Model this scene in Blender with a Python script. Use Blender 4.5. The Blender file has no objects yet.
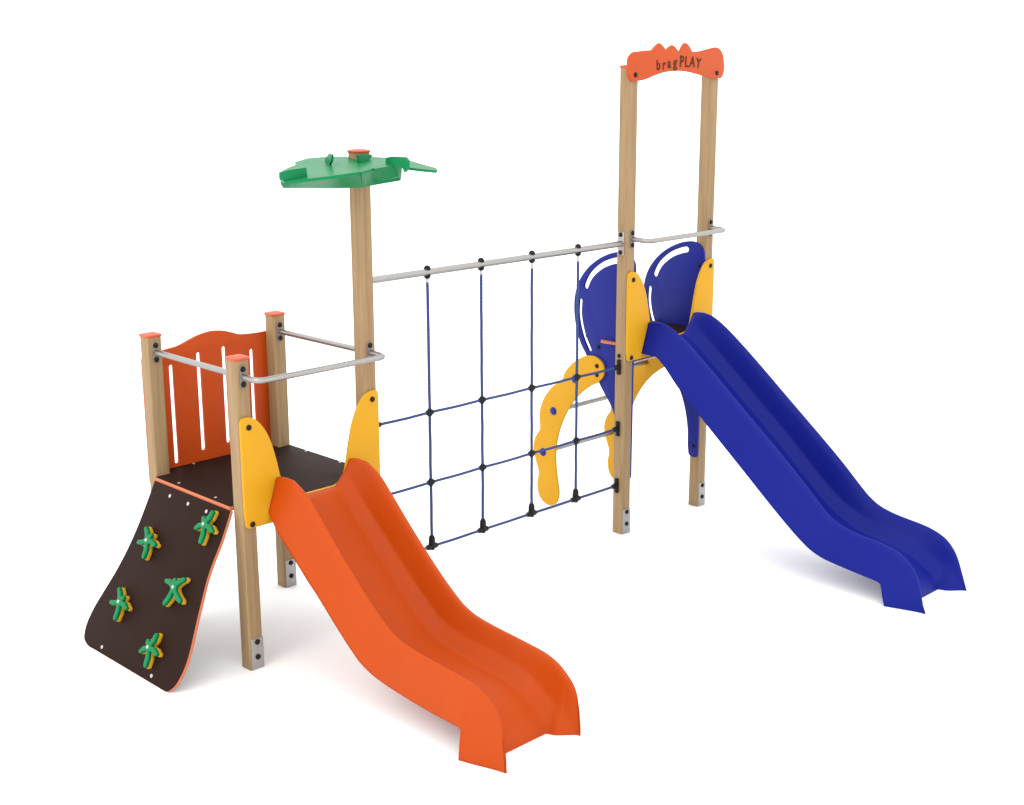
import bpy, bmesh, math, random
from mathutils import Vector, Matrix
random.seed(4)
scene = bpy.context.scene
col = scene.collection
R = math.radians

# ------------------------------------------------------------------ camera
cd = bpy.data.cameras.new('camera'); cam = bpy.data.objects.new('camera', cd); col.objects.link(cam)
cR = Vector((0.708364, -0.705844, -0.002009)); cU = Vector((0.174798, 0.172664, 0.969347)); cF = Vector((0.683861, 0.687001, -0.245689))
cam.matrix_world = Matrix(((cR.x, cU.x, -cF.x, -4.04965), (cR.y, cU.y, -cF.y, -6.16573), (cR.z, cU.z, -cF.z, 3.37912), (0, 0, 0, 1)))
cd.sensor_fit = 'HORIZONTAL'; cd.sensor_width = 36; cd.lens = 1374.58 / 1024 * 36
cd.clip_start = .05; cd.clip_end = 500
scene.camera = cam

# ------------------------------------------------------------------ studio light: white surround and one large soft lamp overhead
world = bpy.data.worlds.new('World'); scene.world = world; world.use_nodes = True
bg = world.node_tree.nodes['Background']; bg.inputs[0].default_value = (1, 1, 1, 1); bg.inputs[1].default_value = 2.0
ld = bpy.data.lights.new('softbox', 'AREA'); ld.shape = 'DISK'; ld.size = 5.0; ld.energy = 130; ld.color = (1, .985, .96)
lamp = bpy.data.objects.new('softbox', ld); col.objects.link(lamp)
lamp.location = (-5.2, -.6, 5.4)
lamp.rotation_euler = (Vector((1.4, -.5, .8)) - Vector(lamp.location)).to_track_quat('-Z', 'Y').to_euler()
scene.view_settings.view_transform = 'Standard'; scene.view_settings.look = 'None'
scene.view_settings.exposure = 0.0; scene.view_settings.gamma = 1.0

# ------------------------------------------------------------------ materials
def srgb(r, g, b):
    f = lambda c: (c / 255 / 12.92) if c / 255 <= .04045 else ((c / 255 + .055) / 1.055) ** 2.4
    k = .565
    return (f(r) * k, f(g) * k, f(b) * k, 1)

def base_mat(name):
    m = bpy.data.materials.new(name); m.use_nodes = True
    return m, m.node_tree.nodes, m.node_tree.links, m.node_tree.nodes['Principled BSDF']

def plastic(name, c, rough=.38, spec=.18, var=.05, bump=.02, scale=90):
    m, N, L, b = base_mat(name)
    tc = N.new('ShaderNodeTexCoord')
    n = N.new('ShaderNodeTexNoise'); n.inputs['Scale'].default_value = 6; n.inputs['Detail'].default_value = 4
    L.new(tc.outputs['Object'], n.inputs['Vector'])
    mx = N.new('ShaderNodeMixRGB'); mx.blend_type = 'MIX'
    c = srgb(*c)
    mx.inputs[1].default_value = tuple(x * (1 - var) for x in c[:3]) + (1,)
    mx.inputs[2].default_value = tuple(min(1, x * (1 + var)) for x in c[:3]) + (1,)
    L.new(n.outputs['Fac'], mx.inputs[0]); L.new(mx.outputs[0], b.inputs['Base Color'])
    rr = N.new('ShaderNodeMapRange'); rr.inputs['To Min'].default_value = rough - .05; rr.inputs['To Max'].default_value = rough + .06
    L.new(n.outputs['Fac'], rr.inputs['Value']); L.new(rr.outputs[0], b.inputs['Roughness'])
    b.inputs['Specular IOR Level'].default_value = spec
    if bump:
        n2 = N.new('ShaderNodeTexNoise'); n2.inputs['Scale'].default_value = scale; n2.inputs['Detail'].default_value = 2
        L.new(tc.outputs['Object'], n2.inputs['Vector'])
        bp = N.new('ShaderNodeBump'); bp.inputs['Strength'].default_value = bump; bp.inputs['Distance'].default_value = .01
        L.new(n2.outputs['Fac'], bp.inputs['Height']); L.new(bp.outputs[0], b.inputs['Normal'])
    return m

def metal(name, c, rough=.35, metallic=1.0):
    m, N, L, b = base_mat(name)
    tc = N.new('ShaderNodeTexCoord'); n = N.new('ShaderNodeTexNoise'); n.inputs['Scale'].default_value = 25; n.inputs['Detail'].default_value = 5
    L.new(tc.outputs['Object'], n.inputs['Vector'])
    rr = N.new('ShaderNodeMapRange'); rr.inputs['To Min'].default_value = rough - .07; rr.inputs['To Max'].default_value = rough + .1
    L.new(n.outputs['Fac'], rr.inputs['Value']); L.new(rr.outputs[0], b.inputs['Roughness'])
    b.inputs['Base Color'].default_value = srgb(*c); b.inputs['Metallic'].default_value = metallic
    return m

def wood_mat():
    m, N, L, b = base_mat('laminated_pine')
    tc = N.new('ShaderNodeTexCoord'); oi = N.new('ShaderNodeObjectInfo')
    add = N.new('ShaderNodeVectorMath'); add.operation = 'ADD'
    sc_ = N.new('ShaderNodeVectorMath'); sc_.operation = 'SCALE'; sc_.inputs[0].default_value = (13, 7, 5)
    L.new(oi.outputs['Random'], sc_.inputs['Scale'])
    L.new(tc.outputs['Object'], add.inputs[0]); L.new(sc_.outputs[0], add.inputs[1])
    mp = N.new('ShaderNodeMapping'); mp.inputs['Scale'].default_value = (1, 1, .045)
    L.new(add.outputs[0], mp.inputs[0])
    g1 = N.new('ShaderNodeTexNoise'); g1.inputs['Scale'].default_value = 38; g1.inputs['Detail'].default_value = 6; g1.inputs['Distortion'].default_value = .5
    g2 = N.new('ShaderNodeTexNoise'); g2.inputs['Scale'].default_value = 170; g2.inputs['Detail'].default_value = 3
    L.new(mp.outputs[0], g1.inputs['Vector']); L.new(mp.outputs[0], g2.inputs['Vector'])
    cr = N.new('ShaderNodeValToRGB')
    cr.color_ramp.elements[0].position = .3; cr.color_ramp.elements[0].color = srgb(170, 138, 98)
    cr.color_ramp.elements[1].position = .72; cr.color_ramp.elements[1].color = srgb(193, 161, 119)
    e = cr.color_ramp.elements.new(.5); e.color = srgb(184, 152, 109)
    L.new(g1.outputs['Fac'], cr.inputs[0])
    mx = N.new('ShaderNodeMixRGB'); mx.blend_type = 'MULTIPLY'; mx.inputs[0].default_value = .16
    c2 = N.new('ShaderNodeValToRGB'); c2.color_ramp.elements[0].position = .35; c2.color_ramp.elements[0].color = (.62, .55, .48, 1); c2.color_ramp.elements[1].position = .6
    L.new(g2.outputs['Fac'], c2.inputs[0]); L.new(cr.outputs[0], mx.inputs[1]); L.new(c2.outputs[0], mx.inputs[2])
    L.new(mx.outputs[0], b.inputs['Base Color'])
    bp = N.new('ShaderNodeBump'); bp.inputs['Strength'].default_value = .12; bp.inputs['Distance'].default_value = .004
    L.new(g2.outputs['Fac'], bp.inputs['Height']); L.new(bp.outputs[0], b.inputs['Normal'])
    b.inputs['Roughness'].default_value = .62; b.inputs['Specular IOR Level'].default_value = .3
    return m

def rope_mat():
    m, N, L, b = base_mat('blue_rope')
    tc = N.new('ShaderNodeTexCoord'); w = N.new('ShaderNodeTexWave'); w.bands_direction = 'DIAGONAL'; w.inputs['Scale'].default_value = 28
    L.new(tc.outputs['Object'], w.inputs['Vector'])
    cr = N.new('ShaderNodeValToRGB'); cr.color_ramp.elements[0].color = srgb(36, 60, 124); cr.color_ramp.elements[1].color = srgb(52, 80, 150)
    L.new(w.outputs['Fac'], cr.inputs[0]); L.new(cr.outputs[0], b.inputs['Base Color'])
    bp = N.new('ShaderNodeBump'); bp.inputs['Strength'].default_value = .5; bp.inputs['Distance'].default_value = .003
    L.new(w.outputs['Fac'], bp.inputs['Height']); L.new(bp.outputs[0], b.inputs['Normal'])
    b.inputs['Roughness'].default_value = .75
    return m

def ground_mat():
    m, N, L, b = base_mat('white_studio_floor')
    tc = N.new('ShaderNodeTexCoord'); n = N.new('ShaderNodeTexNoise'); n.inputs['Scale'].default_value = 3; n.inputs['Detail'].default_value = 3
    L.new(tc.outputs['Object'], n.inputs['Vector'])
    cr = N.new('ShaderNodeValToRGB'); cr.color_ramp.elements[0].color = (.92, .92, .92, 1); cr.color_ramp.elements[1].color = (.93, .93, .93, 1)
    L.new(n.outputs['Fac'], cr.inputs[0]); L.new(cr.outputs[0], b.inputs['Base Color'])
    b.inputs['Roughness'].default_value = 1.0; b.inputs['Specular IOR Level'].default_value = 0.0
    return m

M_WOOD = wood_mat()
M_ORANGE = plastic('orange_slide_plastic', (217, 83, 11), .45, spec=.14)
M_BLUE = plastic('blue_slide_plastic', (14, 32, 152), .45, spec=.14)
M_OPANEL = plastic('orange_board', (218, 82, 14), .45, bump=.01)
M_SIGN = plastic('orange_sign_board', (224, 92, 38), .5, bump=.01)
M_CAP = plastic('coral_cap_plastic', (238, 108, 72), .45, bump=.01)
M_YELLOW = plastic('yellow_board', (244, 180, 30), .5, bump=.01)
M_BPANEL = plastic('blue_board', (22, 36, 150), .45, bump=.01)
M_GREEN = plastic('green_board', (9, 146, 86), .38, spec=.13, bump=0)
M_BROWN = plastic('brown_antislip_board', (49, 29, 22), .65, spec=.08, bump=.12, scale=260)
M_CORE = plastic('orange_board_core', (236, 138, 96), .55, bump=0)
M_BLACK = plastic('black_plastic', (26, 26, 27), .45, bump=0)
M_STEEL = metal('brushed_steel', (196, 193, 190), .42)
M_GALV = metal('galvanised_plate', (206, 202, 200), .5, .7)
M_MOUNT = metal('dull_bracket_steel', (168, 156, 146), .55, .5)
M_SCREW = metal('bright_screw', (225, 222, 218), .35, .6)
M_ROPE = rope_mat()
M_TEXT = plastic('dark_brown_lettering', (96, 40, 12), .6, bump=0)
M_LBLUE = plastic('blue_knob_plastic', (36, 52, 150), .45, bump=0)
M_GROUND = ground_mat()

# ------------------------------------------------------------------ mesh helpers
def finish(name, me, mats, parent, angle=40):
    if not isinstance(mats, (list, tuple)): mats = [mats]
    for m in mats: me.materials.append(m)
    me.polygons.foreach_set('use_smooth', [True] * len(me.polygons))
    me.set_sharp_from_angle(angle=R(angle))
    o = bpy.data.objects.new(name, me); col.objects.link(o)
    if parent: o.parent = parent
    return o

def from_bm(name, bm, mats, parent, angle=40, recalc=True):
    if recalc: bmesh.ops.recalc_face_normals(bm, faces=bm.faces)
    me = bpy.data.meshes.new(name); bm.to_mesh(me); bm.free()
    return finish(name, me, mats, parent, angle)

def add_box(bm, x0, x1, y0, y1, z0, z1, bevel=0, seg=2, only_vertical=False):
    r = bmesh.ops.create_cube(bm, size=1)
    vs = r['verts']
    for v in vs: v.co = Vector((x0 + (v.co.x + .5) * (x1 - x0), y0 + (v.co.y + .5) * (y1 - y0), z0 + (v.co.z + .5) * (z1 - z0)))
    if bevel:
        es = {e for v in vs for e in v.link_edges}
        if only_vertical: es = {e for e in es if abs((e.verts[0].co - e.verts[1].co).normalized().z) > .9}
        bmesh.ops.bevel(bm, geom=list(es), offset=bevel, segments=seg, affect='EDGES', profile=.5)

def add_tube(bm, pts, r, n=14, caps=True):
    pts = [Vector(p) for p in pts]
    rings = []; up = None
    for i, p in enumerate(pts):
        if i == 0: t = pts[1] - p
        elif i == len(pts) - 1: t = p - pts[-2]
        else: t = (pts[i + 1] - p).normalized() + (p - pts[i - 1]).normalized()
        t.normalize()
        if up is None: up = t.orthogonal().normalized()
        else: up = (up - t * up.dot(t)).normalized()
        s = t.cross(up)
        rr = r[i] if isinstance(r, (list, tuple)) else r
        rings.append([bm.verts.new(p + (up * math.cos(a) + s * math.sin(a)) * rr) for a in [2 * math.pi * k / n for k in range(n)]])
    for a, b in zip(rings, rings[1:]):
        for k in range(n): bm.faces.new((a[k], a[(k + 1) % n], b[(k + 1) % n], b[k]))
    if caps:
        bm.faces.new(rings[0][::-1]); bm.faces.new(rings[-1])

def round_path(pts, rad, n=7):
    pts = [Vector(p) for p in pts]; out = [pts[0]]
    for a, b, c in zip(pts, pts[1:], pts[2:]):
        d0 = (a - b).normalized(); d1 = (c - b).normalized()
        p0 = b + d0 * rad; p1 = b + d1 * rad
        for k in range(n + 1):
            t = k / n; out.append(p0 * (1 - t) ** 2 + b * 2 * t * (1 - t) + p1 * t * t)
    return out + [pts[-1]]

def add_dome(bm, loc, nrm, r, h, n=14):
    loc = Vector(loc); nrm = Vector(nrm).normalized(); u = nrm.orthogonal().normalized(); s = nrm.cross(u)
    prev = None
    for k in range(6):
        a = (k / 5) * math.pi / 2
        rr = r * math.cos(a); hh = h * (.25 + .75 * math.sin(a)) if k else 0
        if k == 5:
            top = bm.verts.new(loc + nrm * h)
            for j in range(n): bm.faces.new((prev[j], prev[(j + 1) % n], top))
            break
        ring = [bm.verts.new(loc + nrm * hh + (u * math.cos(q) + s * math.sin(q)) * rr) for q in [2 * math.pi * j / n for j in range(n)]]
        if prev:
            for j in range(n): bm.faces.new((prev[j], prev[(j + 1) % n], ring[(j + 1) % n], ring[j]))
        prev = ring

def bolt(loc, nrm, parent, r=.0165, h=.012, mat=None, name='bolt'):
    bm = bmesh.new(); add_dome(bm, loc, nrm, r, h)
    return from_bm(name, bm, mat or M_BLACK, parent)

def smooth_closed(pts, n=7):
    """Catmull-Rom through the points; a third item 1 keeps a point sharp."""
    P = [(Vector((q[0], q[1], 0)), len(q) > 2 and bool(q[2])) for q in pts]
    m = len(P); out = []
    for i in range(m):
        p0, p1, p2, p3 = P[i - 1], P[i], P[(i + 1) % m], P[(i + 2) % m]
        d = (p2[0] - p1[0]).length
        def tang(a, b, c, sharp_b, first):
            if sharp_b: return (c - b) if first else (b - a)
            la = max((b - a).length, 1e-6); lc = max((c - b).length, 1e-6)
            return ((b - a) / la * lc + (c - b) / lc * la) / (la + lc) * d
        t1 = tang(p0[0], p1[0], p2[0], p1[1], True); t2 = tang(p1[0], p2[0], p3[0], p2[1], False)
        if p1[1] and p2[1]: out.append(p1[0]); continue
        for k in range(n):
            t = k / n
            out.append(p1[0] * (2 * t ** 3 - 3 * t * t + 1) + t1 * (t ** 3 - 2 * t * t + t) + p2[0] * (-2 * t ** 3 + 3 * t * t) + t2 * (t ** 3 - t * t))
    return [(v.x, v.y) for v in out]

def stroke(pts, widths, n_cap=6):
    """Outline of a round-ended brush stroke through 2D points (used for slots)."""
    P = [Vector((a, b)) for a, b in pts]; L_, R_ = [], []
    def nrm(i):
        t = (P[min(i + 1, len(P) - 1)] - P[max(i - 1, 0)]).normalized(); return Vector((-t.y, t.x))
    for i, p in enumerate(P):
        w = widths[i] if isinstance(widths, (list, tuple)) else widths
        L_.append(p + nrm(i) * w / 2); R_.append(p - nrm(i) * w / 2)
    def cap(i, sgn):
        w = (widths[i] if isinstance(widths, (list, tuple)) else widths) / 2; nn = nrm(i); t = Vector((nn.y, -nn.x)) * sgn
        return [P[i] + nn * sgn * w * math.cos(a) + t * w * math.sin(a) for a in [math.pi * k / n_cap for k in range(1, n_cap)]]
    out = L_ + cap(len(P) - 1, 1) + R_[::-1] + cap(0, -1)
    return [(v.x, v.y) for v in out]

def cr_open(pts, n=6):
    P = [Vector(p) for p in pts]; P = [P[0] * 2 - P[1]] + P + [P[-1] * 2 - P[-2]]; out = []
    for i in range(1, len(P) - 2):
        for k in range(n):
            t = k / n; a, b, c, d = P[i - 1:i + 3]
            out.append(.5 * ((2 * b) + (c - a) * t + (2 * a - 5 * b + 4 * c - d) * t * t + (3 * b - a - 3 * c + d) * t ** 3))
    return [tuple(v) for v in out + [P[-2]]]

def plate_mesh(name, outline, thick, frame, holes=(), bevel=.002, edge_index=0):
    """A flat board cut to an outline. frame = (origin, a axis, b axis, normal); the board runs from 0 to thick along normal."""
    cu = bpy.data.curves.new(name, 'CURVE'); cu.dimensions = '2D'; cu.fill_mode = 'BOTH'
    cu.extrude = thick / 2 - bevel; cu.bevel_depth = bevel; cu.bevel_resolution = 2
    cu.offset = -bevel
    for loop in [outline] + list(holes):
        s = cu.splines.new('POLY'); s.points.add(len(loop) - 1); s.use_cyclic_u = True
        for p, q in zip(s.points, loop): p.co = (q[0], q[1], 0, 1)
    tmp = bpy.data.objects.new(name, cu); col.objects.link(tmp)
    dg = bpy.context.evaluated_depsgraph_get()
    me = bpy.data.meshes.new_from_object(tmp.evaluated_get(dg))
    bpy.data.objects.remove(tmp); bpy.data.curves.remove(cu)
    o, a, b, nn = [Vector(v) for v in frame]
    bm = bmesh.new(); bm.from_mesh(me); bpy.data.meshes.remove(me)
    bmesh.ops.remove_doubles(bm, verts=bm.verts, dist=1e-5)
    for v in bm.verts: v.co = o + a * v.co.x + b * v.co.y + nn * (v.co.z + thick / 2)
    bmesh.ops.recalc_face_normals(bm, faces=bm.faces)
    if edge_index:
        for f in bm.faces: f.material_index = 0 if abs(f.normal.dot(nn)) > .8 else edge_index
    return bm

def plate(name, outline, thick, frame, mats, parent, holes=(), bevel=.002, edge_index=0):
    return from_bm(name, plate_mesh(name, outline, thick, frame, holes, bevel, edge_index), mats, parent, 35, recalc=False)

def tag(o, label=None, cat=None, kind=None):
    if label: o['label'] = label
    if cat: o['category'] = cat
    if kind: o['kind'] = kind
    return o

# ------------------------------------------------------------------ the setting: a white studio floor
bm = bmesh.new(); bmesh.ops.create_circle(bm, cap_ends=True, radius=120, segments=96)
for v in bm.verts: v.co += Vector((2, 0, 0))
tag(from_bm('ground', bm, M_GROUND, None), 'plain white studio floor under the playground set', 'floor', 'structure')

# ------------------------------------------------------------------ the playground set (everything is bolted together)
play = bpy.data.objects.new('playground_set', None); col.objects.link(play); play.empty_display_size = .3
tag(play, 'wooden playground set with orange slide, blue slide and rope net on a white floor', 'playground set')

A = .045                        # half a post
W1, D1 = .876, .886             # small tower, post axes
X5, X6 = 3.204, 4.096           # tall tower, post axes
LIFT = .44                      # the tall tower's deck is this much higher
DZ = .958                       # small tower deck

def bolt_at(parent, *locs, n=(0, -1, 0), r=.0165):
    for l in locs: bolt(l, n, parent, r)

def post(x, y, h, label, plate_side=True):
    bm = bmesh.new(); add_box(bm, x - A, x + A, y - A, y + A, 0.0, h - .012, .009, 3, True)
    # shallow glue line of the laminated timber
    o = from_bm('wooden_post', bm, M_WOOD, play); tag(o, label)
    bm = bmesh.new(); k = A + .006
    rings = []
    for z, s in ((h - .016, k - .003), (h - .006, k + .002), (h - .001, k), (h + .006, .022)):
        c = .012 if s > .03 else .004
        rings.append([bm.verts.new((x + a * s, y + b * s, z)) for a, b in
                      ((-1 + c / s, -1), (1 - c / s, -1), (1, -1 + c / s), (1, 1 - c / s), (1 - c / s, 1), (-1 + c / s, 1), (-1, 1 - c / s), (-1, -1 + c / s))])
    for a, b in zip(rings, rings[1:]):
        for j in range(8): bm.faces.new((a[j], a[(j + 1) % 8], b[(j + 1) % 8], b[j]))
    bm.faces.new(rings[0][::-1]); bm.faces.new(rings[-1])
    from_bm('post_cap', bm, M_CAP, o, 20)
    bm = bmesh.new(); add_box(bm, x - .036, x + A, y - A - .005, y - A + .001, 0.0, .186, .002)
    from_bm('foot_plate', bm, M_GALV, o)
    bolt_at(o, (x + .004, y - A - .006, (.165)), (x + .004, y - A - .006, .074))
    return o

P1 = post(0, D1, 1.806, 'short wooden post at the left end of the orange panel')
P2 = post(0, 0, 1.806, 'short wooden post at the front between climbing wall and orange slide')
P3 = post(W1, D1, 1.817, 'short wooden post at the back right end of the orange panel')
P4 = post(W1, 0, 2.858, 'tall wooden post carrying the green leaf canopy')
P5 = post(X5, 0, 3.304, 'tallest wooden post at the left end of the sign, rope net tied to it')
P6 = post(X6, 0, 3.304, 'tallest wooden post at the right end of the sign')

# decks -------------------------------------------------------------
def deck_outline(x0, x1, y0, y1, notches):
    return [(x0, y0), (x1, y0), (x1, y1), (x0, y1)]
g = A + .004
ol = [(g, -.043), (W1 - g, -.043), (W1 - g, g), (W1 + .04, g), (W1 + .04, D1 - g), (W1 - g, D1 - g), (W1 - g, D1 + .043), (g, D1 + .043), (g, D1 - g), (-.063, D1 - g), (-.063, g), (g, g)]
deck = plate('deck', ol, .025, ((0, 0, DZ - .025), (1, 0, 0), (0, 1, 0), (0, 0, 1)), [M_BROWN, M_CORE], play, bevel=.0015, edge_index=1)
tag(deck, 'dark brown platform board behind the orange slide')
for (x, y) in ((-.024, .634), (-.024, .25), (.25, .912), (.62, .912), (.898, .646), (.898, .3), (.638, -.02), (.25, -.02)):
    bolt((x, y, DZ), (0, 0, 1), deck, .0095, .004, M_SCREW, 'screw')
ol = [(X5 + .069, -.043), (X6 - .069, -.043), (X6 - .069, .43), (X5 + .069, .43)]
deck2 = plate('deck', ol, .022, ((0, 0, DZ + LIFT - .022), (1, 0, 0), (0, 1, 0), (0, 0, 1)), [M_BROWN, M_CORE], play, bevel=.0015, edge_index=1)
tag(deck2, 'dark brown platform board behind the blue slide')
ol = smooth_closed([(X5 + .014, .08, 1), (X5 + .0675, .08, 1), (X5 + .0675, .25, 1), (X5 + .04, .25, 0), (X5 + .018, .235, 0)])
tb = plate('deck_tab', ol, .015, ((0, 0, DZ + LIFT - .024), (1, 0, 0), (0, 1, 0), (0, 0, 1)), [M_CORE, M_CORE], deck2, bevel=.0015)
# steel angle under the tall deck
bm = bmesh.new(); add_tube(bm, [(X5 + .07, -.01, 1.262), (X6 - .07, -.01, 1.262)], .013)
from_bm('support_bar', bm, M_STEEL, deck2)

# climbing wall ------------------------------------------------------
wT = Vector((-.055, 0, .965)); wS = Vector((-.4416, 0, -.8972)).normalized(); wN = Vector((wS.z, 0, -wS.x)); wN = -wN if wN.x > 0 else wN
wY = Vector((0, 1, 0))
ol = smooth_closed([(.036, .028, 1), (.03, .12), (.028, .22), (.036, .32), (.036, .42), (.02, .537), (-.002, .673), (-.024, .791), (-.033, .873), (-.025, .955), (.004, 1.028), (.05, 1.068),
                    (.11, 1.072, 1), (.85, 1.072, 1), (.925, 1.07), (.985, 1.045), (1.007, .99), (.999, .883), (.96, .766), (.906, .62), (.864, .465), (.843, .326), (.834, .163), (.83, .028, 1)])
wall = plate('climbing_wall', ol, .019, (wT - wN * .019, wY, wS, wN), [M_BROWN, M_CORE], play, bevel=.0015, edge_index=1)
tag(wall, 'dark brown sloping climbing board with orange edge and five splash shaped grips')
def onwall(y, v, h=0): return wT + wY * y + wS * v + wN * h
for y, v in ((.631, .079), (.436, .081), (.246, .082), (.778, 1.037), (.23, 1.036)):
    bolt(onwall(y, v), wN, wall, .0115, .005, M_SCREW, 'screw')
def hold_outline(arms, k):
    # a splash shaped figure: a stubby head, two arms and two longer legs, each (angle, length)
    pts = []
    for i, (a, l) in enumerate(arms):
        w = .0175 if l > .07 else .019
        d = Vector((math.cos(R(a)), math.sin(R(a)))); s = Vector((-d.y, d.x))
        nxt, prv = arms[(i + 1) % 5][0] + (360 if i == 4 else 0), arms[i - 1][0] - (360 if i == 0 else 0)
        bend = s * (.10 * l if (nxt - a) > (a - prv) else -.10 * l) if l > .07 else Vector((0, 0))
        mid = d * l * .6; tip = d * l + bend
        pts += [tuple(mid - s * w), tuple(tip - s * w * .8 - d * w * .4), tuple(tip - s * w * .5 + d * w * .3), tuple(tip + s * w * .5 + d * w * .3), tuple(tip + s * w * .8 - d * w * .4), tuple(mid + s * w)]
        m = R((a + nxt) / 2); rv = .032 if nxt - a < 75 else .027
        pts.append((math.cos(m) * rv, math.sin(m) * rv))
    return smooth_closed([(q[0] * k, q[1] * k) for q in pts], 3)
CROSS = [(2, .100), (56, .050), (122, .088), (209, .092), (290, .112)]
LEAN = [(-6, .104), (58, .098), (128, .046), (205, .084), (288, .116)]
XFORM = [(-36, .125), (50, .104), (107, .050), (164, .100), (258, .125)]
for (y, v, arms, lab) in ((.706, .372, CROSS, 'upper left'), (.235, .159, LEAN, 'top right'), (.766, .76, [(a - 5, l) for a, l in CROSS], 'lower left'), (.31, .546, XFORM, 'middle right'), (.35, .906, [(a + 4, l) for a, l in LEAN], 'bottom')):
    fr_u, fr_v = -wY, -wS          # a to the viewer's right, b up the slope
    y -= .060; v -= .012
    bm = plate_mesh('climbing_hold', hold_outline(arms, .94), .022, (onwall(y, v, .001), fr_u, fr_v, wN), bevel=.004)
    b2 = plate_mesh('climbing_hold', hold_outline(arms, .91), .024, (onwall(y, v, .0225), fr_u, fr_v, wN), bevel=.006)
    for f in b2.faces: f.material_index = 1
    tmp = bpy.data.meshes.new('t'); b2.to_mesh(tmp); b2.free(); bm.from_mesh(tmp); bpy.data.meshes.remove(tmp)
    tb = bmesh.new(); add_dome(tb, onwall(y, v, .046), wN, .011, .006)
    for f in tb.faces: f.material_index = 2
    tmp = bpy.data.meshes.new('t'); tb.to_mesh(tmp); tb.free(); bm.from_mesh(tmp); bpy.data.meshes.remove(tmp)
    h = from_bm('climbing_hold', bm, [M_YELLOW, M_GREEN, M_SCREW], wall, 50)
    tag(h, 'green and yellow splash shaped grip, ' + lab + ' of the five on the climbing board')

# orange railing panel at the back ------------------------------------
yb = D1 + A
top = [(-.033, 1.66), (.03, 1.668), (.116, 1.685), (.204, 1.695), (.289, 1.722), (.36, 1.742), (.445, 1.752), (.53, 1.742), (.593, 1.722), (.643, 1.704), (.717, 1.697), (.806, 1.695), (.92, 1.70)]
ol = [(q[0], q[1]) for q in cr_open(top, 4)] + [(.92, .86)] + [(-.012, .86), (-.028, .87), (-.037, .9)] + [(-.037, 1.64)]
slots = [stroke([(x + .006, z0), (x + .006, z1)], .029) for x, z0, z1 in ((.144, .99, 1.575), (.335, 1.035, 1.622), (.516, 1.045, 1.632), (.716, 1.05, 1.585))]
panel = plate('railing_panel', ol, .018, ((0, yb + .018, 0), (1, 0, 0), (0, 0, 1), (0, -1, 0)), M_OPANEL, play, holes=slots, bevel=.0015)
tag(panel, 'orange railing board with a wavy top and four upright slots')

# steel rails --------------------------------------------------------
def mount(parent, x, y, z, n, dz=.042, w=.019):
    """small flat plate with a bolt above and below the rail end"""
    n = Vector(n); bm = bmesh.new(); hz = dz + .018
    if abs(n.y): add_box(bm, x - w, x + w, min(y, y + n.y * .006), max(y, y + n.y * .006), z - hz, z + hz, .002)
    else: add_box(bm, min(x, x + n.x * .006), max(x, x + n.x * .006), y - w, y + w, z - hz, z + hz, .002)
    from_bm('mounting_plate', bm, M_MOUNT if w < .025 else M_GALV, parent)
    for s in (-1, 1): bolt(Vector((x, y, z + s * dz)) + n * .006, n, parent)
def rail(pts, r, label, ends, dz=.042, rad=0):
    bm = bmesh.new(); add_tube(bm, round_path(pts, rad) if rad else pts, r, 16)
    o = from_bm('guard_rail', bm, M_STEEL, play); tag(o, label)
    for (x, y, z, n) in ends: mount(o, x, y, z, n, dz)
    return o
ZR = 1.702
rail([(0, A, ZR), (0, D1 - A, ZR)], .017, 'straight steel rail above the climbing wall', [(0, D1 - A, ZR, (0, -1, 0)), (0, A, ZR, (0, 1, 0))])
rail([(W1, A, ZR), (W1, D1 - A, ZR)], .017, 'straight steel rail on the open right side of the small tower', [(W1, D1 - A, ZR, (0, -1, 0)), (W1, A, ZR, (0, 1, 0))])
rail([(0, -A, ZR), (0, -.19, ZR - .004), (W1, -.19, ZR - .004), (W1, -A, ZR)], .017, 'bent steel rail across the top of the orange slide', [(0, -A, ZR, (0, -1, 0)), (W1, -A, ZR, (0, -1, 0))], rad=.055)
Z2 = ZR + LIFT
rail([(X5 + .008, -A, Z2), (X5 + .008, -.19, Z2 - .004), (X6, -.19, Z2 - .004), (X6, -A, Z2)], .017, 'bent steel rail across the top of the blue slide', [(X5 + .008, -A, Z2, (0, -1, 0)), (X6, -A, Z2, (0, -1, 0))], rad=.055)

# yellow slide surrounds -----------------------------------------------
def surround(x0, width, dz, label):
    half = [(-.036, .885, 0), (-.041, 1.0, 1), (-.041, 1.44, 1), (-.034, 1.468), (0, 1.477), (.046, 1.463), (.101, 1.408), (.146, 1.323), (.178, 1.214), (.205, 1.093), (.225, 1.02), (.252, .98), (.297, .961, 1)]
    c = width / 2
    pts = [(.0, .846, 1), (-.028, .851)] + half
    mir = [(width - q[0],) + tuple(q[1:]) for q in pts[::-1]]
    ol = smooth_closed(pts + mir, 5)
    o = plate('slide_surround', [(x0 + a, b + dz) for a, b in ol], .018, ((0, -A - .002, 0), (1, 0, 0), (0, 0, 1), (0, -1, 0)), M_YELLOW, play, bevel=.0015)
    tag(o, label)
    for a, b in ((.01, 1.42), (.003, .868), (width - .006, 1.425), (width - .003, .868)):
        bolt((x0 + a, -A - .02, b + dz), (0, -1, 0), o)
surround(0, W1, 0, 'yellow board with two rounded ears at the top of the orange slide')
surround(X5, X6 - X5, LIFT, 'yellow board with two rounded ears at the top of the blue slide')

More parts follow.
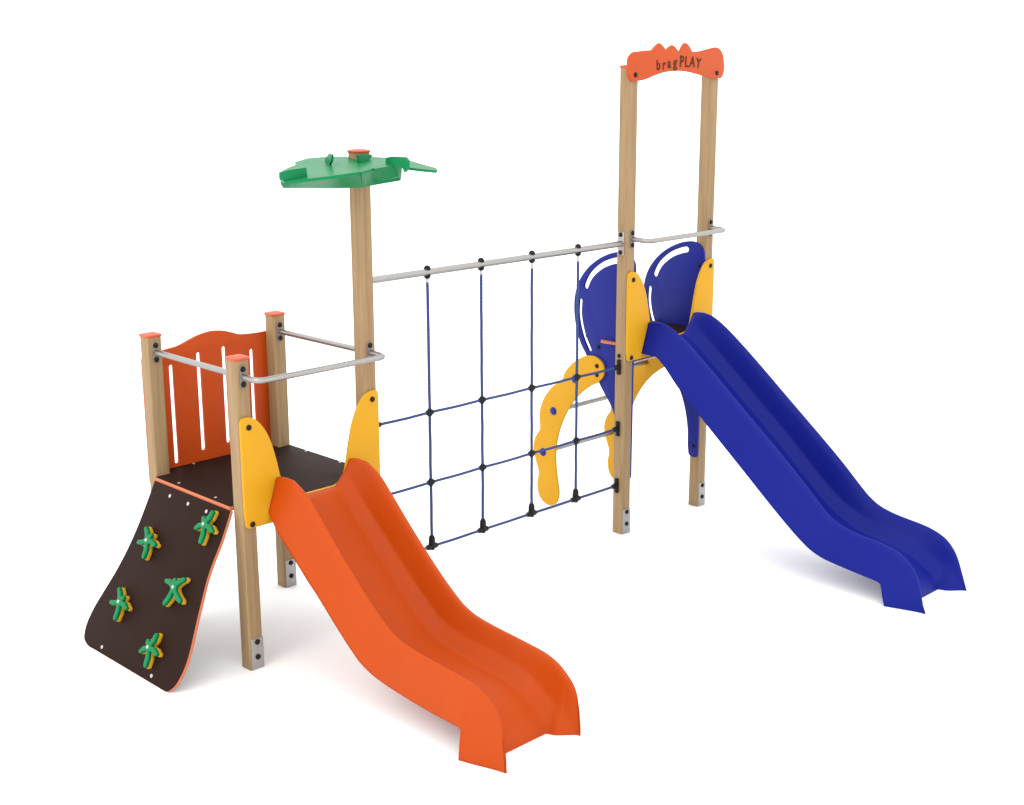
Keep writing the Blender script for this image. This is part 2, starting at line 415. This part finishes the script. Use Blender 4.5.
# slides ----------------------------------------------------------------
def pchip(xs, ys):
    n = len(xs); h = [xs[i + 1] - xs[i] for i in range(n - 1)]; d = [(ys[i + 1] - ys[i]) / h[i] for i in range(n - 1)]
    m = [d[0]] + [0 if d[i - 1] * d[i] <= 0 else 2 * d[i - 1] * d[i] / (d[i - 1] + d[i]) for i in range(1, n - 1)] + [d[-1]]
    def f(x):
        if x <= xs[0]: return ys[0]
        if x >= xs[-1]: return ys[-1]
        i = max(k for k in range(n - 1) if xs[k] <= x); t = (x - xs[i]) / h[i]
        return ys[i] * (1 + 2 * t) * (1 - t) ** 2 + h[i] * m[i] * t * (1 - t) ** 2 + ys[i + 1] * t * t * (3 - 2 * t) + h[i] * m[i + 1] * t * t * (t - 1)
    return f

def slide(cx, crest, bottom, floor, foot_y, lip_y, end_y, mat, label):
    """crest, bottom, floor: (distance out from the tower, height) lists along the run"""
    C, B, F = [pchip([q[0] for q in l], [q[1] for q in l]) for l in (crest, bottom, floor)]
    ys = [.066]
    y = .066
    stops = sorted({q[0] for q in bottom} | {lip_y, lip_y + .004, end_y} | {q[0] for q in crest if q[0] > end_y - .2})
    while y < end_y - .2: y += .025; ys.append(y)
    while y < end_y: y += .006; ys.append(min(y, end_y))
    ys = sorted(set([round(v, 5) for v in ys + [s for s in stops if s > .066 and s <= end_y]]))
    bm = bmesh.new(); rows = []
    for y in ys:
        c, b = C(y), min(B(y), C(y) - .004)
        f = min(F(y), c - .004)
        q = max(0, min(1, (y - lip_y + .12) / (end_y - lip_y + .12))); fw = .175 + q * q * .075
        fl = min(.075, max(0, .2 * (c - b)) + .025 * max(0, min(1, (.5 - y) / .5))) * max(0, min(1, (end_y - y) / (end_y - foot_y)))
        dc = max(c - b, .001); k = min(1, (c - b) / .12); kf = min(1, (c - f) / .12)
        half = []
        for t in (0, .06, .25, .5, .75, .93): half.append((.27 + fl * (1 - t), b + (dc - .02 * k) * t))
        e = max(0, min(1, (y - end_y + .10) / .085)) ** 1.5 * .9
        out = lambda h_: h_ + (.2695 - h_) * e
        half += [(.2685, c - .010 * k), (out(.263), c - .003 * k), (out(.256), c), (out(.249), c - .003 * k), (out(.243), c - .012 * k)]
        top = Vector((out(.243), c - .012 * k)); fs = f if y < lip_y - .06 else min(c - .003, F(lip_y - .06) * (1 - (y - lip_y + .06) / (end_y - lip_y + .06)) - .004)
        low = Vector((out(min(.236, fw + .026)), fs + .07 * kf * (1 - e))); flo = Vector((out(min(.2, fw - .035)), f + .004 * kf))
        for t in (.25, .5, .75, .92): half.append(tuple(top.lerp(low, t)))
        for t in (.06, .3, .65, .94): half.append(tuple(low.lerp(flo, t)))
        half += [(flo.x - .008, f), (flo.x - .03, f)]
        half += [(.06, f), (0, f)]
        pts = [(-h, z) for h, z in half] + [(h, z) for h, z in half[-2::-1]]
        rows.append([bm.verts.new((cx + h, -y, z)) for h, z in pts])
    for a, b in zip(rows, rows[1:]):
        for j in range(len(a) - 1): bm.faces.new((a[j], b[j], b[j + 1], a[j + 1]))
    bmesh.ops.remove_doubles(bm, verts=bm.verts, dist=1e-6)
    o = from_bm('slide', bm, mat, play, 50)
    so = o.modifiers.new('wall', 'SOLIDIFY'); so.thickness = .007; so.offset = -1
    tag(o, label); return o

SL1 = slide(W1 / 2,
      [(.05, 1.09), (.071, 1.103), (.137, 1.116), (.2, 1.116), (.26, 1.095), (.33, 1.058), (.42, .976), (.602, .803), (.80, .63), (.93, .53), (1.03, .468), (1.13, .436), (1.25, .421), (1.49, .402), (1.63, .388), (1.72, .362), (1.78, .325), (1.83, .275), (1.854, .225), (1.869, .14), (1.876, .06), (1.879, -.005)],
      [(.05, .93), (.08, .905), (.123, .864), (.419, .619), (.79, .309), (.86, .262), (.965, .219), (1.10, .192), (1.389, .167), (1.58, .16), (1.612, .155), (1.622, -.004), (1.89, -.004)],
      [(.05, .962), (.10, .95), (.16, .905), (.25, .82), (.42, .675), (.79, .368), (.88, .308), (1.0, .27), (1.15, .248), (1.45, .222), (1.58, .19), (1.67, .135), (1.735, .05), (1.741, -.02), (1.89, -.02)],
      1.62, 1.735, 1.879, M_ORANGE, 'short orange plastic slide with raised side walls')
SL2 = slide((X5 + X6) / 2,
      [(.05, 1.53), (.09, 1.545), (.15, 1.55), (.22, 1.54), (.30, 1.505), (.369, 1.463), (.552, 1.33), (.909, 1.047), (1.385, .662), (1.52, .54), (1.60, .474), (1.68, .43), (1.80, .40), (2.01, .374), (2.10, .352), (2.17, .318), (2.225, .266), (2.255, .22), (2.30, .105), (2.325, .03), (2.338, -.005)],
      [(.05, 1.322), (.19, 1.318), (.23, 1.295), (.421, 1.115), (.963, .665), (1.35, .352), (1.45, .278), (1.54, .222), (1.636, .188), (1.823, .161), (2.0, .142), (2.03, .137), (2.045, .125), (2.092, -.004), (2.34, -.004)],
      [(.05, 1.40), (.10, 1.392), (.17, 1.35), (.25, 1.29), (.421, 1.155), (.963, .72), (1.40, .362), (1.5, .31), (1.62, .265), (1.8, .24), (1.98, .20), (2.10, .13), (2.185, .05), (2.193, -.02), (2.35, -.02)],
      2.08, 2.187, 2.338, M_BLUE, 'long blue plastic slide with raised side walls')

# rope net -----------------------------------------------------------
ZB = 2.111
bm = bmesh.new(); add_tube(bm, [(W1 + A, 0, ZB), (X5 - A, 0, ZB)], .021, 18)
bar = from_bm('net_bar', bm, M_STEEL, play); tag(bar, 'steel bar between the towers that the rope net hangs from')
mount(bar, X5 - A, .006, ZB, (-1, 0, 0), .062, .03); mount(bar, W1 + A, .006, ZB, (1, 0, 0), .062, .03)
net = None
VX = [1.372, 1.818, 2.272, 2.712]; HZ = [1.240, .790, .366]
net = bpy.data.objects.new('rope_net', None); col.objects.link(net); net.parent = play
tag(net, 'blue rope climbing net with black connectors between the two towers')
for x in VX:
    bm = bmesh.new(); n_ = 22
    add_tube(bm, [(x + random.uniform(-.0012, .0012), random.uniform(-.001, .001), .37 + (2.05 - .37) * k / n_) for k in range(n_ + 1)], .0094, 8)
    from_bm('rope', bm, M_ROPE, net)
    bm = bmesh.new(); add_tube(bm, [(x, 0, 2.035), (x, 0, 2.075)], .0095, 10); from_bm('ferrule', bm, M_SCREW, net)
    for q in (1, -1):
        bm = bmesh.new(); add_dome(bm, (x, 0, ZB + q * .016), (0, 0, q), .0215, .026); from_bm('clamp', bm, M_BLACK, net)
    bm = bmesh.new(); add_tube(bm, [(x, 0, .345), (x, 0, .36), (x, 0, .425), (x, 0, .44)], [.016, .023, .020, .013], 12)
    add_tube(bm, [(x - .045, 0, .366), (x - .036, 0, .366), (x + .036, 0, .366), (x + .045, 0, .366)], [.012, .018, .018, .012], 12)
    from_bm('rope_connector', bm, M_BLACK, net)
    for z in HZ[:2]:
        bm = bmesh.new(); add_tube(bm, [(x - .028, 0, z), (x - .02, 0, z), (x + .02, 0, z), (x + .028, 0, z)], [.012, .0175, .0175, .012], 12)
        add_tube(bm, [(x, 0, z - .024), (x, 0, z - .017), (x, 0, z + .017), (x, 0, z + .024)], [.011, .016, .016, .011], 12)
        from_bm('rope_connector', bm, M_BLACK, net)
for z in HZ:
    bm = bmesh.new(); n_ = 26; xa, xb = W1 + A + .02, X5 - A - .02
    add_tube(bm, [(xa + (xb - xa) * k / n_, random.uniform(-.001, .001), z - .006 * math.sin(math.pi * 5 * k / n_) ** 2 * (.5 if z > .5 else .2)) for k in range(n_ + 1)], .0094, 8)
    from_bm('rope', bm, M_ROPE, net)
    for x, s in ((W1 + A, 1), (X5 - A, -1)):
        bm = bmesh.new(); add_box(bm, min(x, x + s * .02), max(x, x + s * .02), -.015, .015, z - .055, z + .055, .007, 2)
        add_tube(bm, [(x + s * .012, 0, z), (x + s * .05, 0, z), (x + s * .062, 0, z)], [.02, .018, .012], 12)
        from_bm('rope_anchor', bm, M_BLACK, net)
bolt((X5 - A, .006, 1.319), (-1, 0, 0), P5, .015)

# blue side panels on the tall tower ------------------------------------
PAN = [(.523, 1.56), (.516, 1.684), (.49, 1.764), (.415, 1.871), (.321, 1.949), (.227, 1.999), (.134, 2.030), (.06, 2.037), (-.004, 2.017), (-.039, 1.97), (-.0465, 1.92), (-.041, 1.80, 1), (-.038, .43, 1), (-.033, .406), (-.02, .396), (.018, .396), (.040, .408), (.048, .44), (.058, .60), (.087, .749), (.145, .896), (.241, 1.02), (.33, 1.145), (.40, 1.251), (.461, 1.339), (.498, 1.43)]
slot_u = stroke([q for q in ()] or [(q[0], q[1]) for q in cr_open([(.409, 1.757, 0), (.384, 1.808, 0), (.340, 1.862, 0), (.260, 1.921, 0), (.18, 1.956, 0), (.118, 1.973, 0)], 4)], .041)
slot_l = stroke([(q[0], q[1]) for q in cr_open([(.460, 1.645, 0), (.464, 1.555, 0), (.447, 1.465, 0), (.413, 1.376, 0), (.366, 1.297, 0)], 4)], .031)
for x0, lab in ((X5 + A, 'blue rounded side board behind the post by the rope net'), (X6 - A - .018, 'blue rounded side board at the right of the blue slide')):
    o = plate('side_panel', smooth_closed(PAN, 6), .018, ((x0 + .001, 0, 0), (0, 1, 0), (0, 0, 1), (1, 0, 0)), M_BPANEL, play, holes=[slot_u, slot_l], bevel=.0015)
    tag(o, lab)
    for y, z in ((.285, 1.327), (.0, 1.87), (.0, .48), (.0, 1.30)):
        bolt((x0 + .001, y, z), (-1, 0, 0), o)

# arched ladder behind the tall tower -------------------------------------
ladder = bpy.data.objects.new('ladder', None); col.objects.link(ladder); ladder.parent = play
tag(ladder, 'arched ladder with two wavy yellow side boards behind the tall tower')
ARC = [(.275, 1.249), (.384, 1.250), (.462, 1.213), (.54, 1.155), (.598, 1.085), (.622, 1.032), (.713, .968), (.795, .877), (.842, .785), (.854, .695), (.848, .615), (.90, .53), (.918, .44), (.893, .354), (.862, .268), (.874, .16), (.85, .072), (.79, .028), (.73, .024), (.678, .055), (.651, .13), (.660, .20), (.678, .30), (.688, .435), (.668, .573), (.612, .725), (.532, .855), (.439, .957), (.341, 1.030), (.255, 1.08), (.213, 1.135), (.218, 1.205)]
ARC = [(a, max(b, .0)) for a, b in ARC]
for x0, nx in ((X5 + A - .018, -1), (X6 - A, 1)):
    o = plate('ladder_side', smooth_closed(ARC, 5), .018, ((x0, 0, 0), (0, 1, 0), (0, 0, 1), (1, 0, 0)), M_YELLOW, ladder, bevel=.0015)
    xo = x0 if nx < 0 else x0 + .018
    for y, z in ((.276, 1.191), (.275, 1.125)): bolt((xo, y, z), (nx, 0, 0), ladder)
    for y, z in ((.49, 1.059), (.706, .776), (.814, .433)):
        bolt((xo, y, z), (nx, 0, 0), ladder, .031, .014, M_LBLUE, 'end_cap')
for y, z in ((.49, 1.059), (.706, .776), (.814, .433)):
    bm = bmesh.new(); add_tube(bm, [(X5 + A, y, z), (X6 - A, y, z)], .0185, 14); from_bm('rung', bm, M_STEEL, ladder)

# name sign ----------------------------------------------------------
SG = [(3.128, 3.225), (3.121, 3.30), (3.124, 3.352), (3.158, 3.384), (3.237, 3.396), (3.365, 3.404, 1), (3.415, 3.438), (3.440, 3.450), (3.466, 3.440), (3.515, 3.402, 1), (3.555, 3.428), (3.581, 3.437), (3.608, 3.426), (3.66, 3.386, 1), (3.695, 3.435), (3.722, 3.452), (3.750, 3.442), (3.805, 3.391, 1), (3.90, 3.398), (4.002, 3.414), (4.095, 3.420), (4.148, 3.385), (4.171, 3.321), (4.166, 3.235), (4.148, 3.213), (4.107, 3.208), (4.03, 3.211), (3.966, 3.222), (3.86, 3.242), (3.74, 3.259), (3.62, 3.264), (3.50, 3.256), (3.40, 3.237), (3.295, 3.211), (3.223, 3.203), (3.155, 3.205)]
sign = plate('name_sign', smooth_closed(SG, 6), .018, ((0, -A - .002, 0), (1, 0, 0), (0, 0, 1), (0, -1, 0)), M_SIGN, play, bevel=.002)
tag(sign, 'orange header sign with three peaks lettered brag PLAY')
bolt((3.192, -A - .02, 3.243), (0, -1, 0), sign); bolt((4.088, -A - .02, 3.246), (0, -1, 0), sign)
def glyph(ch, size):
    cu = bpy.data.curves.new('glyph', 'FONT'); cu.body = ch; cu.size = size; cu.extrude = .001; cu.align_x = 'CENTER'; cu.offset = .0022
    t = bpy.data.objects.new('glyph', cu); col.objects.link(t)
    me = bpy.data.meshes.new_from_object(t.evaluated_get(bpy.context.evaluated_depsgraph_get()))
    bpy.data.objects.remove(t); bpy.data.curves.remove(cu); return me
for ch, x, z, size, rot in (('b', 3.432, 3.274, 0.095, 4), ('r', 3.492, 3.277, 0.095, 3), ('a', 3.548, 3.286, 0.095, 3), ('g', 3.612, 3.290, 0.100, 2),
                            ('P', 3.682, 3.292, 0.107, -2), ('L', 3.738, 3.291, 0.102, -3), ('A', 3.800, 3.291, 0.100, -5), ('Y', 3.868, 3.284, 0.093, -7)):
    me = glyph(ch, size)
    me.transform(Matrix.Translation((x, -A - .0215, z)) @ Matrix.Rotation(R(-rot), 4, 'Y') @ Matrix.Rotation(R(90), 4, 'X') @ Matrix.Scale(.88, 4, (1, 0, 0)))
    finish('letter', me, M_TEXT, sign)

# green leaf canopy ----------------------------------------------------
canopy = bpy.data.objects.new('leaf_canopy', None); col.objects.link(canopy); canopy.parent = play
tag(canopy, 'green leaf shaped canopy near the top of the tall post')
def leaf(pts, label, thick=.014, up=(0, 0, 1)):
    P = [Vector(p) for p in pts]; c = sum(P, Vector()) / len(P)
    nn = Vector()
    for a, b in zip(P, P[1:] + P[:1]): nn += (a - c).cross(b - c)
    nn.normalize()
    if nn.dot(Vector(up)) < 0: nn = -nn
    bm = bmesh.new(); t = [bm.verts.new(p) for p in P]; l = [bm.verts.new(p - nn * thick) for p in P]; k = len(P)
    ft = bm.faces.new(t); fl = bm.faces.new(l[::-1])
    for i in range(k): bm.faces.new((t[i], t[(i + 1) % k], l[(i + 1) % k], l[i]))
    bmesh.ops.triangulate(bm, faces=[ft, fl])
    return tag(from_bm('leaf_plate', bm, M_GREEN, canopy, 30), label)
TOP = [(0.310, -0.029, 2.770), (0.422, 0.044, 2.785), (0.504, 0.081, 2.795), (0.537, 0.141, 2.803), (0.657, 0.179, 2.816), (0.759, 0.144, 2.820), (0.844, 0.068, 2.819), (0.958, -0.033, 2.818), (0.992, -0.097, 2.815), (0.919, -0.202, 2.799), (0.872, -0.235, 2.793), (0.735, -0.286, 2.778), (0.656, -0.312, 2.769), (0.555, -0.296, 2.763), (0.445, -0.291, 2.756), (0.300, -0.257, 2.748), (0.193, -0.229, 2.743), (0.248, -0.109, 2.758)]
leaf(TOP, 'broad pale topped leaf plate round the post')
SKL = [(0.222, -0.154, 2.752), (0.193, -0.229, 2.743), (0.300, -0.257, 2.748), (0.445, -0.291, 2.756), (0.555, -0.296, 2.763), (0.656, -0.312, 2.769), (0.738, -0.202, 2.686), (0.625, -0.186, 2.689), (0.539, -0.165, 2.693), (0.393, -0.138, 2.701), (0.276, -0.102, 2.707), (0.288, -0.063, 2.719)]
leaf([(x, y, z - .002) for x, y, z in SKL], 'dark underside leaf plate at the front left', up=(.5, .8, .4))
SKR = [(0.632, -0.319, 2.767), (0.735, -0.286, 2.778), (0.866, -0.243, 2.802), (0.851, -0.290, 2.797), (0.836, -0.353, 2.795), (0.814, -0.440, 2.800), (0.900, -0.330, 2.733), (0.963, -0.250, 2.711), (0.838, -0.177, 2.690), (0.733, -0.198, 2.686)]
leaf([(x, y, z - .002) for x, y, z in SKR], 'dark underside leaf plate at the front right', up=(.5, .8, .4))
UPL = [(0.173, -0.228, 2.788), (0.228, -0.224, 2.797), (0.350, -0.213, 2.803), (0.357, -0.213, 2.756), (0.304, -0.217, 2.752), (0.215, -0.225, 2.743), (0.175, -0.228, 2.749)]
leaf(UPL, 'upturned lobe at the left tip of the canopy', .012, (0, -1, 0))
UPR = [(0.860, -0.254, 2.829), (0.842, -0.329, 2.840), (0.803, -0.485, 2.846), (0.796, -0.513, 2.830), (0.796, -0.511, 2.787), (0.806, -0.472, 2.765), (0.814, -0.440, 2.793), (0.836, -0.353, 2.783), (0.851, -0.290, 2.786), (0.862, -0.247, 2.792)]
leaf(UPR, 'upturned lobe at the right of the canopy', .012, (-1, 0, 0))
TB1 = [(0.628, -0.049, 2.854), (0.599, -0.110, 2.851), (0.604, -0.099, 2.819), (0.637, -0.029, 2.784), (0.677, 0.055, 2.802), (0.674, 0.048, 2.819)]
leaf(TB1, 'small upright tab left of the post', .012, (-1, 0, 0))
TB2 = [(0.774, -0.119, 2.844), (0.895, -0.083, 2.837), (0.910, -0.079, 2.827), (0.877, -0.089, 2.807), (0.825, -0.104, 2.794), (0.787, -0.115, 2.797), (0.779, -0.117, 2.822)]
leaf(TB2, 'small upright tab in front of the post', .012, (0, -1, 0))
TIP = [(1.022, -0.217, 2.806), (1.038, -0.250, 2.804), (1.024, -0.362, 2.792), (1.011, -0.498, 2.778), (0.984, -0.539, 2.773), (0.962, -0.552, 2.770), (0.928, -0.468, 2.775), (0.902, -0.383, 2.781), (0.877, -0.386, 2.779)]
leaf(TIP, 'pale narrow leaf tip pointing right')
